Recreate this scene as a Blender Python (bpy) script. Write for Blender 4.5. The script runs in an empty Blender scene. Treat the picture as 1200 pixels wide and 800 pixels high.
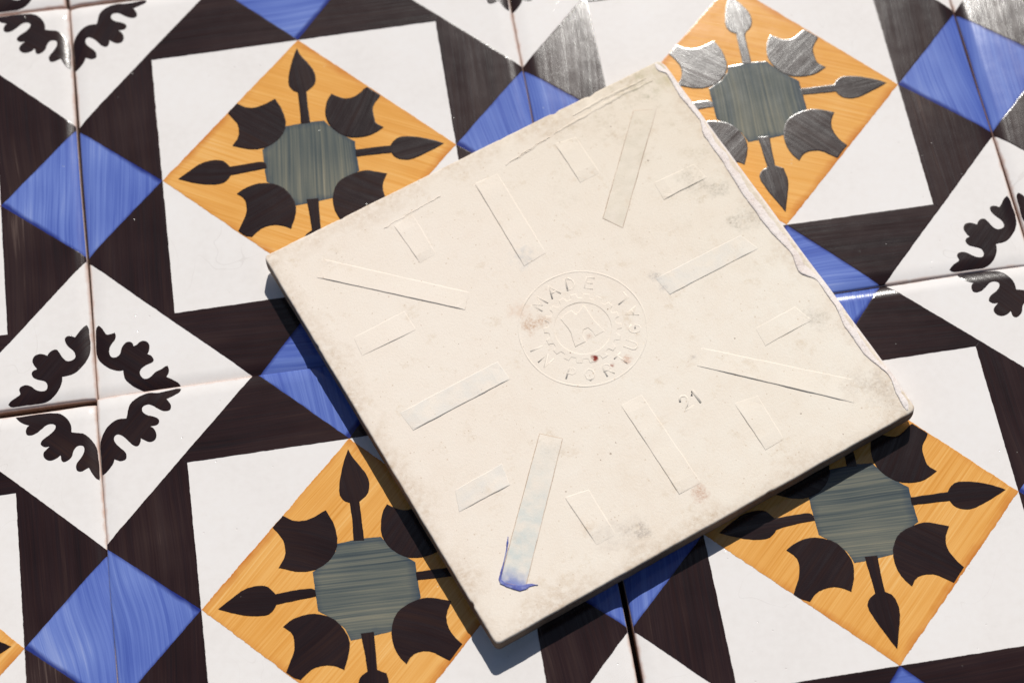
import bpy, bmesh, math, random
import numpy as np
from mathutils import Matrix, Vector, noise

# ------------------------------------------------------------------ scene, camera, light
S = 0.14                                   # one tile pitch in metres; shapes below are in tile units
scn = bpy.context.scene
col = scn.collection

cam_d = bpy.data.cameras.new('camera')
cam = bpy.data.objects.new('camera', cam_d)
col.objects.link(cam)
Rw = Matrix(((0.98759987, 0.14285282, -0.06511193), (-0.15690468, 0.88432212, -0.43972186), (-0.00523559, 0.44448562, 0.89577068)))
M4 = Rw.to_4x4()
M4.translation = Vector((0.5926188, -2.8766797, 3.8084776)) * S
cam.matrix_world = M4
cam_d.sensor_width = 36.0
cam_d.lens = 2376.3 / 1200 * 36.0
cam_d.clip_start = 0.01
cam_d.clip_end = 100
cam_d.dof.use_dof = True
cam_d.dof.focus_distance = 4.12 * S
cam_d.dof.aperture_fstop = 11.0
scn.camera = cam

SUN_EL, SUN_AZ = math.radians(47.2), math.radians(15.5)      # azimuth from +Y towards +X
w = bpy.data.worlds.new('World'); scn.world = w; w.use_nodes = True
nt = w.node_tree
sky = nt.nodes.new('ShaderNodeTexSky'); sky.sky_type = 'NISHITA'; sky.sun_disc = False
sky.sun_elevation = SUN_EL; sky.sun_rotation = SUN_AZ
bg = nt.nodes['Background']; bg.inputs[1].default_value = 0.05
nt.links.new(sky.outputs[0], bg.inputs[0])
sd = bpy.data.lights.new('sun', 'SUN'); sd.energy = 5.0; sd.angle = math.radians(0.53); sd.color = (1.0, 0.965, 0.91)
sun = bpy.data.objects.new('sun', sd); col.objects.link(sun)
dv = Vector((math.sin(SUN_AZ) * math.cos(SUN_EL), math.cos(SUN_AZ) * math.cos(SUN_EL), math.sin(SUN_EL)))
sun.rotation_euler = dv.to_track_quat('Z', 'Y').to_euler()
sun.location = dv * 3
scn.view_settings.view_transform = 'Standard'
scn.view_settings.look = 'None'
scn.view_settings.exposure = -0.27
scn.view_settings.gamma = 1.0

# ------------------------------------------------------------------ traced outlines (tile-local units)
TRACED = {
    'orn_tl': [[-0.3221,0.4899],[-0.3254,0.4825],[-0.3378,0.4771],[-0.3537,0.4713],[-0.3483,0.4625],[-0.3456,0.4532],[-0.3478,0.4462],[-0.3551,0.4445],[-0.3642,0.4465],[-0.3742,0.4534],[-0.3842,0.4615],[-0.3918,0.4651],[-0.4011,0.4642],[-0.4063,0.4586],[-0.4049,0.4495],[-0.3963,0.4417],[-0.3834,0.4373],[-0.3739,0.4305],[-0.3718,0.4237],[-0.3758,0.417],[-0.3838,0.4154],[-0.3917,0.4158],[-0.3843,0.4097],[-0.38,0.3973],[-0.3822,0.3861],[-0.3892,0.3805],[-0.3983,0.3809],[-0.407,0.3872],[-0.4132,0.3925],[-0.4144,0.384],[-0.4183,0.3766],[-0.4237,0.3754],[-0.4312,0.3795],[-0.4372,0.3877],[-0.4443,0.3975],[-0.4517,0.4045],[-0.4593,0.4086],[-0.4661,0.4054],[-0.468,0.397],[-0.4647,0.3878],[-0.4562,0.3777],[-0.4477,0.3686],[-0.4444,0.36],[-0.4457,0.3493],[-0.4571,0.3468],[-0.4646,0.3512],[-0.4697,0.354],[-0.4729,0.3445],[-0.4815,0.3344],[-0.4911,0.326],[-0.496,0.3239],[-0.4983,0.3285],[-0.4969,0.3483],[-0.4964,0.3712],[-0.4967,0.3914],[-0.4936,0.4054],[-0.4847,0.4214],[-0.4733,0.4342],[-0.4596,0.4413],[-0.4477,0.4423],[-0.4398,0.4411],[-0.4367,0.4488],[-0.4345,0.4602],[-0.4282,0.4739],[-0.4141,0.4849],[-0.4005,0.4901],[-0.387,0.4924],[-0.3714,0.4884],[-0.3553,0.4902],[-0.3392,0.4921],[-0.3272,0.4925]],
    'orn_bl': [[-0.4858,-0.3255],[-0.4795,-0.3326],[-0.4747,-0.3416],[-0.47,-0.3515],[-0.4619,-0.3507],[-0.4523,-0.3485],[-0.4501,-0.3562],[-0.4526,-0.3649],[-0.4593,-0.373],[-0.4652,-0.3811],[-0.4674,-0.3929],[-0.4653,-0.4023],[-0.4589,-0.4072],[-0.4508,-0.4061],[-0.4437,-0.3997],[-0.4408,-0.388],[-0.4371,-0.3811],[-0.4299,-0.3746],[-0.4218,-0.3744],[-0.416,-0.3798],[-0.4154,-0.3866],[-0.4092,-0.3855],[-0.402,-0.3784],[-0.3924,-0.3769],[-0.3847,-0.3817],[-0.3814,-0.3914],[-0.3835,-0.4016],[-0.3876,-0.41],[-0.3804,-0.4142],[-0.3753,-0.4241],[-0.3768,-0.4298],[-0.3845,-0.4325],[-0.3954,-0.4359],[-0.4053,-0.4434],[-0.4074,-0.4535],[-0.4028,-0.4632],[-0.3951,-0.4674],[-0.3856,-0.4644],[-0.3769,-0.4553],[-0.3686,-0.4513],[-0.3604,-0.449],[-0.3546,-0.4439],[-0.3479,-0.4434],[-0.346,-0.4527],[-0.348,-0.4614],[-0.3525,-0.4682],[-0.3424,-0.4751],[-0.3323,-0.4818],[-0.3255,-0.4903],[-0.3267,-0.4955],[-0.3389,-0.4977],[-0.3548,-0.4976],[-0.3709,-0.4986],[-0.3868,-0.4984],[-0.3998,-0.4943],[-0.415,-0.4851],[-0.4289,-0.474],[-0.4386,-0.4605],[-0.4404,-0.4483],[-0.4406,-0.4393],[-0.4478,-0.4396],[-0.457,-0.4382],[-0.4685,-0.4304],[-0.4823,-0.4177],[-0.4921,-0.4026],[-0.4944,-0.3886],[-0.4941,-0.3705],[-0.4933,-0.3463],[-0.4923,-0.3297]],
    'orn_br': [[0.488,-0.3259],[0.4922,-0.3364],[0.4923,-0.3547],[0.494,-0.3702],[0.4912,-0.394],[0.4834,-0.4108],[0.4719,-0.424],[0.4592,-0.4355],[0.447,-0.4395],[0.431,-0.4399],[0.4303,-0.4532],[0.4242,-0.4671],[0.4141,-0.4803],[0.4018,-0.4887],[0.3897,-0.4927],[0.3712,-0.4927],[0.3527,-0.4927],[0.3395,-0.4926],[0.3224,-0.4928],[0.3167,-0.486],[0.3217,-0.4803],[0.3326,-0.4732],[0.3434,-0.4675],[0.3424,-0.4615],[0.3408,-0.4553],[0.3456,-0.4486],[0.3563,-0.4468],[0.3666,-0.4526],[0.3755,-0.4617],[0.3858,-0.4669],[0.395,-0.4669],[0.3994,-0.4602],[0.3993,-0.4513],[0.3949,-0.4446],[0.3819,-0.4395],[0.3716,-0.4334],[0.3681,-0.4239],[0.3711,-0.4169],[0.3806,-0.4139],[0.3744,-0.4054],[0.371,-0.3929],[0.3755,-0.383],[0.3851,-0.3794],[0.3956,-0.3817],[0.4034,-0.3866],[0.4078,-0.3791],[0.4161,-0.3744],[0.4241,-0.3748],[0.4289,-0.384],[0.4348,-0.397],[0.4424,-0.4058],[0.453,-0.406],[0.4614,-0.3998],[0.4596,-0.3859],[0.4508,-0.3754],[0.4434,-0.3651],[0.4409,-0.3526],[0.4458,-0.3467],[0.4539,-0.3471],[0.4629,-0.3525],[0.4702,-0.3436],[0.4789,-0.3328]],
    'orn_tr': [[0.3307,0.4933],[0.3531,0.494],[0.3768,0.4946],[0.4057,0.4923],[0.4187,0.4893],[0.4313,0.4799],[0.4409,0.4651],[0.444,0.4515],[0.4433,0.44],[0.4575,0.4362],[0.4704,0.4327],[0.4826,0.4191],[0.492,0.4031],[0.4948,0.3853],[0.4954,0.3565],[0.4946,0.3337],[0.4933,0.3254],[0.4859,0.3309],[0.4789,0.3434],[0.474,0.3556],[0.4665,0.3526],[0.4585,0.349],[0.4495,0.351],[0.4469,0.36],[0.4493,0.3682],[0.4563,0.3757],[0.4634,0.3846],[0.468,0.3954],[0.4673,0.4056],[0.4584,0.4085],[0.4503,0.4055],[0.4445,0.3963],[0.4412,0.3853],[0.4329,0.3781],[0.4237,0.3753],[0.4187,0.3804],[0.4181,0.392],[0.41,0.3861],[0.3994,0.3829],[0.3891,0.3857],[0.3823,0.3949],[0.3836,0.4033],[0.3904,0.4094],[0.3973,0.4155],[0.3868,0.4149],[0.3786,0.4214],[0.3797,0.4285],[0.388,0.4359],[0.4002,0.4426],[0.4099,0.4512],[0.4123,0.461],[0.4042,0.4661],[0.3936,0.4655],[0.3826,0.4571],[0.3717,0.4487],[0.361,0.446],[0.352,0.4484],[0.3498,0.4566],[0.3529,0.4657],[0.3584,0.4698],[0.3468,0.4746],[0.3367,0.4835]],
    'pet_tr': [[0.0685,0.1682],[0.0808,0.1589],[0.0952,0.1512],[0.1123,0.1494],[0.1307,0.1592],[0.1437,0.171],[0.1562,0.1791],[0.1688,0.1716],[0.1831,0.1546],[0.1726,0.1411],[0.1591,0.125],[0.1534,0.11],[0.1547,0.0894],[0.1567,0.0755],[0.1723,0.0627],[0.1577,0.0528],[0.1397,0.0458],[0.1168,0.0445],[0.0909,0.05],[0.0698,0.0645],[0.0551,0.0849],[0.0483,0.1086],[0.0511,0.1331],[0.0571,0.1526]],
    'pet_tl': [[-0.1506,0.1811],[-0.1207,0.1575],[-0.0919,0.1589],[-0.0584,0.1724],[-0.044,0.1385],[-0.0409,0.0998],[-0.0544,0.0725],[-0.085,0.0505],[-0.1207,0.0478],[-0.1648,0.0665],[-0.1487,0.0875],[-0.146,0.1165],[-0.158,0.1396],[-0.1721,0.1572],[-0.1602,0.1698]],
    'pet_bl': [[-0.1667,-0.0563],[-0.1489,-0.0447],[-0.1221,-0.0381],[-0.0961,-0.04],[-0.0675,-0.0533],[-0.0512,-0.0755],[-0.0411,-0.1032],[-0.0438,-0.1286],[-0.0586,-0.1628],[-0.0741,-0.1518],[-0.0956,-0.1454],[-0.1182,-0.1491],[-0.132,-0.1576],[-0.1441,-0.1685],[-0.1603,-0.1638],[-0.1718,-0.1491],[-0.1627,-0.1313],[-0.1515,-0.1116],[-0.1477,-0.0906],[-0.1497,-0.0729]],
    'pet_br': [[0.103,-0.0416],[0.1225,-0.0413],[0.1448,-0.0485],[0.1644,-0.0568],[0.151,-0.08],[0.1493,-0.105],[0.1597,-0.1293],[0.1741,-0.1477],[0.1488,-0.1798],[0.133,-0.1673],[0.1132,-0.1516],[0.0903,-0.1479],[0.0724,-0.1524],[0.0601,-0.1687],[0.0466,-0.1506],[0.0388,-0.1244],[0.0392,-0.0944],[0.051,-0.0661],[0.0692,-0.0513]],
    'sp_t': [[0.005,0.3008],[0.0117,0.2801],[0.0265,0.2567],[0.0375,0.234],[0.039,0.213],[0.0332,0.1954],[0.0145,0.1823],[0.0134,0.155],[0.0129,0.0984],[-0.0078,0.1003],[-0.0057,0.1444],[-0.0054,0.1832],[-0.0173,0.1897],[-0.0251,0.207],[-0.0203,0.234],[-0.0112,0.265]],
    'sp_r': [[0.1037,0.0144],[0.1472,0.0142],[0.1811,0.0133],[0.1881,0.0233],[0.2026,0.0322],[0.2251,0.03],[0.2544,0.0218],[0.2831,0.0091],[0.298,-0.0008],[0.2765,-0.0108],[0.2485,-0.0219],[0.2208,-0.0308],[0.1986,-0.0273],[0.1865,-0.0187],[0.1806,-0.0058],[0.1448,-0.0046],[0.1027,-0.0032]],
    'sp_l': [[-0.2904,0.0018],[-0.2627,0.0194],[-0.2352,0.0349],[-0.2086,0.0382],[-0.1902,0.0344],[-0.1817,0.0242],[-0.1751,0.0143],[-0.1355,0.016],[-0.1054,0.0165],[-0.0966,0.0107],[-0.096,-0.0026],[-0.1186,-0.0035],[-0.1753,-0.0077],[-0.1818,-0.0176],[-0.1957,-0.0264],[-0.218,-0.025],[-0.2508,-0.0167]],
    'sp_b': [[-0.0176,-0.0942],[0.0086,-0.0955],[0.0063,-0.133],[0.0049,-0.1724],[0.0217,-0.1824],[0.0259,-0.2152],[0.0154,-0.2489],[0.0014,-0.2909],[-0.0119,-0.2621],[-0.0274,-0.2277],[-0.0372,-0.1977],[-0.0297,-0.1811],[-0.0139,-0.1729],[-0.0154,-0.1367]],
    'oct': [[-0.0425,0.0959],[0.0091,0.0989],[0.0431,0.0967],[0.0546,0.0805],[0.073,0.0595],[0.1023,0.0347],[0.1021,0.0013],[0.1029,-0.0386],[0.079,-0.0502],[0.0578,-0.071],[0.0456,-0.0952],[0.0022,-0.0992],[-0.039,-0.1013],[-0.0475,-0.0761],[-0.0675,-0.0533],[-0.0936,-0.0338],[-0.0947,0.0104],[-0.0949,0.046],[-0.063,0.0632],[-0.0467,0.0808]],
    'bars': [[[-0.4201,0.3908],[-0.1885,0.1669],[-0.16,0.1991],[-0.3883,0.4242]],[[-0.2206,0.4197],[-0.216,0.3118],[-0.1755,0.3142],[-0.1714,0.4224]],[[-0.4196,0.2282],[-0.4248,0.1812],[-0.2981,0.1779],[-0.2985,0.2288]],[[-0.0206,0.4225],[-0.0307,0.1941],[0.0262,0.1988],[0.0349,0.4197]],[[0.1789,0.4229],[0.1768,0.3096],[0.2264,0.3103],[0.2281,0.4131]],[[0.3716,0.4093],[0.1719,0.2098],[0.1976,0.1682],[0.4191,0.3867]],[[0.3093,0.183],[0.4194,0.1827],[0.4124,0.2264],[0.3128,0.2301]],[[0.1988,-0.0173],[0.419,-0.0186],[0.4044,0.0282],[0.1929,0.0306]],[[0.3055,-0.2177],[0.4221,-0.2171],[0.4092,-0.1727],[0.3099,-0.1723]],[[0.1593,-0.1855],[0.39,-0.417],[0.4189,-0.3717],[0.1902,-0.1549]],[[0.1788,-0.2939],[0.1772,-0.4131],[0.2232,-0.4118],[0.2302,-0.3039]],[[-0.0225,-0.1809],[-0.0237,-0.4071],[0.0282,-0.4077],[0.027,-0.1832]],[[-0.2246,-0.2964],[-0.2212,-0.4154],[-0.1766,-0.4165],[-0.1735,-0.3071]],[[-0.1966,-0.1517],[-0.4246,-0.385],[-0.387,-0.4231],[-0.1607,-0.1857]],[[-0.4207,-0.219],[-0.3038,-0.2197],[-0.2954,-0.1712],[-0.4047,-0.1734]],[[-0.4144,-0.0182],[-0.187,-0.0182],[-0.1893,0.0303],[-0.4191,0.0306]]],
    'house': [[-0.0286,0.0497],[-0.0242,0.013],[-0.0306,-0.0027],[-0.0344,-0.0223],[-0.0086,-0.0228],[-0.0075,-0.0065],[0.0006,0.0034],[0.0109,0.0022],[0.0147,-0.0097],[0.0141,-0.0215],[0.0378,-0.0222],[0.0305,0.0128],[0.0317,0.0366],[0.0301,0.0523],[0.017,0.0452],[0.0061,0.0417],[0.0028,0.0545],[-0.0096,0.0558]],
    'glaze_in': [[0.477,0.4975],[0.4717,0.4711],[0.484,0.4508],[0.4786,0.3892],[0.4823,0.3165],[0.4688,0.2737],[0.4685,0.2049],[0.4652,0.1658],[0.4612,0.1091],[0.4611,0.0143],[0.4705,-0.0617],[0.4604,-0.1079],[0.4819,-0.1463],[0.4805,-0.2096],[0.4706,-0.2672],[0.4693,-0.329],[0.4856,-0.4066],[0.4747,-0.4431],[0.471,-0.4774]],
}


# ------------------------------------------------------------------ node helpers
class NT:
    def __init__(self, name):
        self.m = bpy.data.materials.new(name); self.m.use_nodes = True
        self.t = self.m.node_tree; self.b = self.t.nodes['Principled BSDF']
    def n(self, typ, **kw):
        x = self.t.nodes.new(typ)
        for k, v in kw.items(): setattr(x, k, v)
        return x
    def l(self, a, b): self.t.links.new(a, b)
    def put(self, sock, v):
        if isinstance(v, bpy.types.NodeSocket): self.l(v, sock)
        else: sock.default_value = v
    def uv(self, name):
        x = self.n('ShaderNodeUVMap'); x.uv_map = name; return x.outputs[0]
    def mapping(self, v, scale=(1, 1, 1), loc=(0, 0, 0)):
        x = self.n('ShaderNodeMapping'); self.l(v, x.inputs[0]); x.inputs['Scale'].default_value = scale; x.inputs['Location'].default_value = loc
        return x.outputs[0]
    def noise(self, v, scale=5, detail=3, rough=.55, dist=0):
        x = self.n('ShaderNodeTexNoise'); self.l(v, x.inputs['Vector']); x.inputs['Scale'].default_value = scale
        x.inputs['Detail'].default_value = detail; x.inputs['Roughness'].default_value = rough; x.inputs['Distortion'].default_value = dist
        return x.outputs['Fac'], x.outputs['Color']
    def math(self, op, a, b=0.0, c=0.0, clamp=False):
        x = self.n('ShaderNodeMath', operation=op, use_clamp=clamp)
        for i, v in enumerate((a, b, c)): self.put(x.inputs[i], v)
        return x.outputs[0]
    def vmath(self, op, a, b):
        x = self.n('ShaderNodeVectorMath', operation=op); self.put(x.inputs[0], a); self.put(x.inputs[1], b)
        return x.outputs['Value'] if op in ('LENGTH', 'DISTANCE') else x.outputs[0]
    def ramp(self, f, stops, interp='LINEAR'):
        x = self.n('ShaderNodeValToRGB'); x.color_ramp.interpolation = interp
        e = x.color_ramp.elements
        while len(e) < len(stops): e.new(.5)
        for k, (p, c) in enumerate(stops):
            e[k].position = p; e[k].color = (c[0], c[1], c[2], 1) if isinstance(c, tuple) else (c, c, c, 1)
        self.l(f, x.inputs[0]); return x.outputs[0]
    def range(self, f, a, b, c=0.0, d=1.0):
        x = self.n('ShaderNodeMapRange'); self.l(f, x.inputs[0])
        for i, v in enumerate((a, b, c, d)): x.inputs[i + 1].default_value = v
        return x.outputs[0]
    def mix(self, f, a, b, blend='MIX'):
        x = self.n('ShaderNodeMix', data_type='RGBA', blend_type=blend)
        self.put(x.inputs[0], f)
        for s, v in ((x.inputs[6], a), (x.inputs[7], b)):
            if isinstance(v, tuple): v = (v[0], v[1], v[2], 1)
            self.put(s, v)
        return x.outputs[2]
    def bump(self, h, strength, dist, normal=None):
        x = self.n('ShaderNodeBump'); self.l(h, x.inputs['Height']); x.inputs['Strength'].default_value = strength
        x.inputs['Distance'].default_value = dist
        if normal is not None: self.l(normal, x.inputs['Normal'])
        return x.outputs[0]
    def sep(self, v):
        x = self.n('ShaderNodeSeparateXYZ'); self.l(v, x.inputs[0]); return x.outputs
    def set(self, **kw):
        for k, v in kw.items():
            self.put(self.b.inputs[k.replace('_', ' ')], v if not isinstance(v, tuple) else (*v, 1))

def glaze_relief(g, tile_v, grain=.5, pits=1.0, many=.88):
    """orange-peel waviness, pinholes and a fine grain shared by every glazed surface"""
    f1, _ = g.noise(tile_v, 9, 2)
    f2, _ = g.noise(tile_v, 420, 2)
    vo = g.n('ShaderNodeTexVoronoi'); g.l(tile_v, vo.inputs['Vector']); vo.inputs['Scale'].default_value = 34
    rnd = g.sep(vo.outputs['Color'])[0]
    pit = g.math('MULTIPLY', g.range(vo.outputs['Distance'], .075, .0), g.math('GREATER_THAN', rnd, many))
    n1 = g.bump(f1, .07, .0006)
    n2 = g.bump(f2, grain * .22, .00004, n1)
    n3 = g.bump(g.math('MULTIPLY', pit, -1.0), .7 * pits, .00012, n2)
    return n3, pit

def paint(name, stops, along, across, bend=.10, wts=(.45, .32, .23), sbump=.10, rough=.34, spec=.5, rim=None, blotch=.25, coat=.35, grain=.5, speck=None, contrast=(.28, .74)):
    g = NT(name)
    tv = g.uv('tile'); sv = g.uv('stroke')
    # bend the strokes slightly
    _, wob = g.noise(sv, 2.2, 1)
    wv = g.vmath('MULTIPLY', g.vmath('SUBTRACT', wob, (.5, .5, .5)), (bend, bend, 0))
    sv2 = g.vmath('ADD', sv, wv)
    a, _ = g.noise(g.mapping(sv2, (along, across, 1)), 1, 4, .65)
    b, _ = g.noise(g.mapping(sv2, (along * .5, across * .22, 1), (7, 3, 0)), 1, 2, .5)
    c, _ = g.noise(g.mapping(sv2, (along * 2.2, across * 2.6, 1), (1, 9, 0)), 1, 2, .6)
    f = g.math('ADD', g.math('ADD', g.math('MULTIPLY', a, wts[0]), g.math('MULTIPLY', b, wts[1])), g.math('MULTIPLY', c, wts[2]))
    big, _ = g.noise(tv, 4, 2)
    f = g.math('ADD', f, g.math('MULTIPLY', g.math('SUBTRACT', big, .5), blotch))
    cc = g.ramp(g.range(f, *contrast), stops)
    if rim == 'diamond':
        x, y, _z = g.sep(tv)
        d = g.math('ADD', g.math('ABSOLUTE', x), g.math('ABSOLUTE', y))
        rn, _ = g.noise(tv, 14, 3)
        d = g.math('ADD', d, g.math('MULTIPLY', g.math('SUBTRACT', rn, .62), .05))
        lf, _ = g.noise(tv, 3.1, 1)
        m = g.math('MULTIPLY', g.range(d, .297, .325, 0, 1), g.range(lf, .36, .62, .25, .95))
        cc = g.mix(m, cc, (.55, .17, .025))
    if rim == 'octagon':
        x, y, _z = g.sep(tv)
        ax, ay = g.math('ABSOLUTE', x), g.math('ABSOLUTE', y)
        d = g.math('MAXIMUM', g.math('MAXIMUM', ax, ay), g.math('MULTIPLY', g.math('ADD', ax, ay), .70))
        rn, _ = g.noise(tv, 22, 3)
        d = g.math('ADD', d, g.math('MULTIPLY', g.math('SUBTRACT', rn, .6), .03))
        cc = g.mix(g.range(d, .082, .104, 0, .75), cc, (.028, .050, .085))
    if rim == 'edge_diamond':
        x, y, _z = g.sep(tv)
        ax, ay = g.math('ABSOLUTE', x), g.math('ABSOLUTE', y)
        mx, mn = g.math('MAXIMUM', ax, ay), g.math('MINIMUM', ax, ay)
        d = g.math('SUBTRACT', g.math('SUBTRACT', mx, .3234), g.math('MULTIPLY', mn, 1.037))
        rn, _ = g.noise(tv, 18, 2)
        d = g.math('ADD', d, g.math('MULTIPLY', g.math('SUBTRACT', rn, .5), .016))
        cc = g.mix(g.range(d, .013, .001, 0, .9), cc, (.010, .018, .16))
    nrm, pit = glaze_relief(g, sv, grain)
    sb = g.bump(g.math('ADD', a, c), sbump, .00005, nrm)
    rr = g.math('ADD', g.math('MULTIPLY', g.noise(tv, 30, 3)[0], .5), g.math('MULTIPLY', c, .5))
    if speck: cc = g.mix(g.math('MULTIPLY', pit, .8), cc, speck)
    g.set(Base_Color=cc, Roughness=g.range(rr, .3, .7, rough * .38 - .018, rough * .38 + .022), Normal=sb)
    g.put(g.b.inputs['Specular IOR Level'], g.range(a, .32, .66, spec * 1.15, spec * .45))
    return g.m

M = {}
M['brown'] = paint('brown_manganese_glaze', [(0, (.0085, .0045, .0045)), (.45, (.023, .0108, .0108)), (.8, (.040, .023, .021)), (1, (.12, .082, .070))], 3.0, 150, bend=.04, sbump=.09, rough=.35, spec=.5, blotch=.5, coat=.25, grain=1.5, speck=(.3, .28, .26))
M['motif'] = paint('dark_motif_glaze', [(0, (.008, .0045, .0050)), (.5, (.019, .0095, .0095)), (.85, (.033, .017, .014)), (1, (.06, .033, .026))], 3.5, 110, sbump=.08, rough=.40, spec=.5, blotch=.4, coat=.3, grain=1.5, speck=(.3, .28, .26))
M['blue'] = paint('cobalt_blue_glaze', [(0, (.035, .065, .33)), (.35, (.092, .145, .46)), (.65, (.155, .225, .56)), (1, (.33, .40, .68))], 2.0, 110, rough=.28, rim='edge_diamond', blotch=.35, coat=.5, speck=(.5, .55, .7))
M['orange'] = paint('ochre_orange_glaze', [(0, (.60, .24, .035)), (.35, (.74, .345, .075)), (.65, (.82, .44, .13)), (1, (.88, .60, .28))], 2.0, 150, bend=.03, wts=(.42, .14, .44), contrast=(.26, .76), rough=.24, rim='diamond', blotch=.3, coat=.35, speck=(.8, .7, .5))
M['grey'] = paint('grey_green_glaze', [(0, (.034, .048, .060)), (.3, (.084, .100, .098)), (.55, (.15, .155, .130)), (.8, (.23, .215, .16)), (1, (.40, .35, .26))], 1.6, 110, bend=.05, wts=(.42, .16, .42), rough=.26, rim='octagon', blotch=.3, coat=.25, speck=(.7, .7, .6), contrast=(.30, .74))

def white_mat():
    g = NT('tin_white_glaze'); tv = g.uv('stroke'); tl = g.uv('tile')
    a, _ = g.noise(tv, 5, 4); b, _ = g.noise(tv, 60, 3)
    cc = g.ramp(g.math('ADD', g.math('MULTIPLY', a, .6), g.math('MULTIPLY', b, .4)), [(.36, (.80, .76, .73)), (.5, (.828, .79, .762)), (.64, (.84, .808, .785))])
    # faint stray brush hairs and kiln specks
    h, _ = g.noise(g.mapping(tv, (1.3, 1, 1)), 4.2, 2, .5, 1.2)
    hair = g.math('LESS_THAN', g.math('ABSOLUTE', g.math('SUBTRACT', h, .5)), .0016)
    hm, _ = g.noise(tv, 2.6, 1)
    cc = g.mix(g.math('MULTIPLY', hair, g.range(hm, .52, .62, 0, .22)), cc, (.52, .47, .44))
    nrm, pit = glaze_relief(g, tv, .25, 1.0, .5)
    cc = g.mix(g.math('MULTIPLY', pit, .35), cc, (.42, .35, .31))
    # glaze pulls thin and lets the clay show at the very edge
    x, y, _z = g.sep(tl)
    d = g.math('MAXIMUM', g.math('ABSOLUTE', x), g.math('ABSOLUTE', y))
    en, _ = g.noise(tv, 40, 3)
    d = g.math('ADD', d, g.math('MULTIPLY', g.math('SUBTRACT', en, .5), .012))
    cc = g.mix(g.range(d, .4915, .4985, 0, .85), cc, (.62, .42, .34))
    g.set(Base_Color=cc, Roughness=.055, Normal=nrm)
    return g.m
M['white'] = white_mat()

def clay_mat(name, base, lo, hi):
    g = NT(name); o = g.n('ShaderNodeTexCoord').outputs['Object']
    a, _ = g.noise(o, 60, 5); b, _ = g.noise(o, 900, 3)
    cc = g.ramp(g.math('ADD', g.math('MULTIPLY', a, .7), g.math('MULTIPLY', b, .3)), [(.3, lo), (.5, base), (.72, hi)])
    g.set(Base_Color=cc, Roughness=.9, Normal=g.bump(g.math('ADD', a, b), .6, .0004))
    return g.m
M['clay'] = clay_mat('fired_clay_side', (.40, .255, .185), (.22, .12, .085), (.56, .42, .33))

M['side'] = clay_mat('dirty_clay_side', (.20, .135, .095), (.09, .055, .040), (.36, .26, .19))

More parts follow.
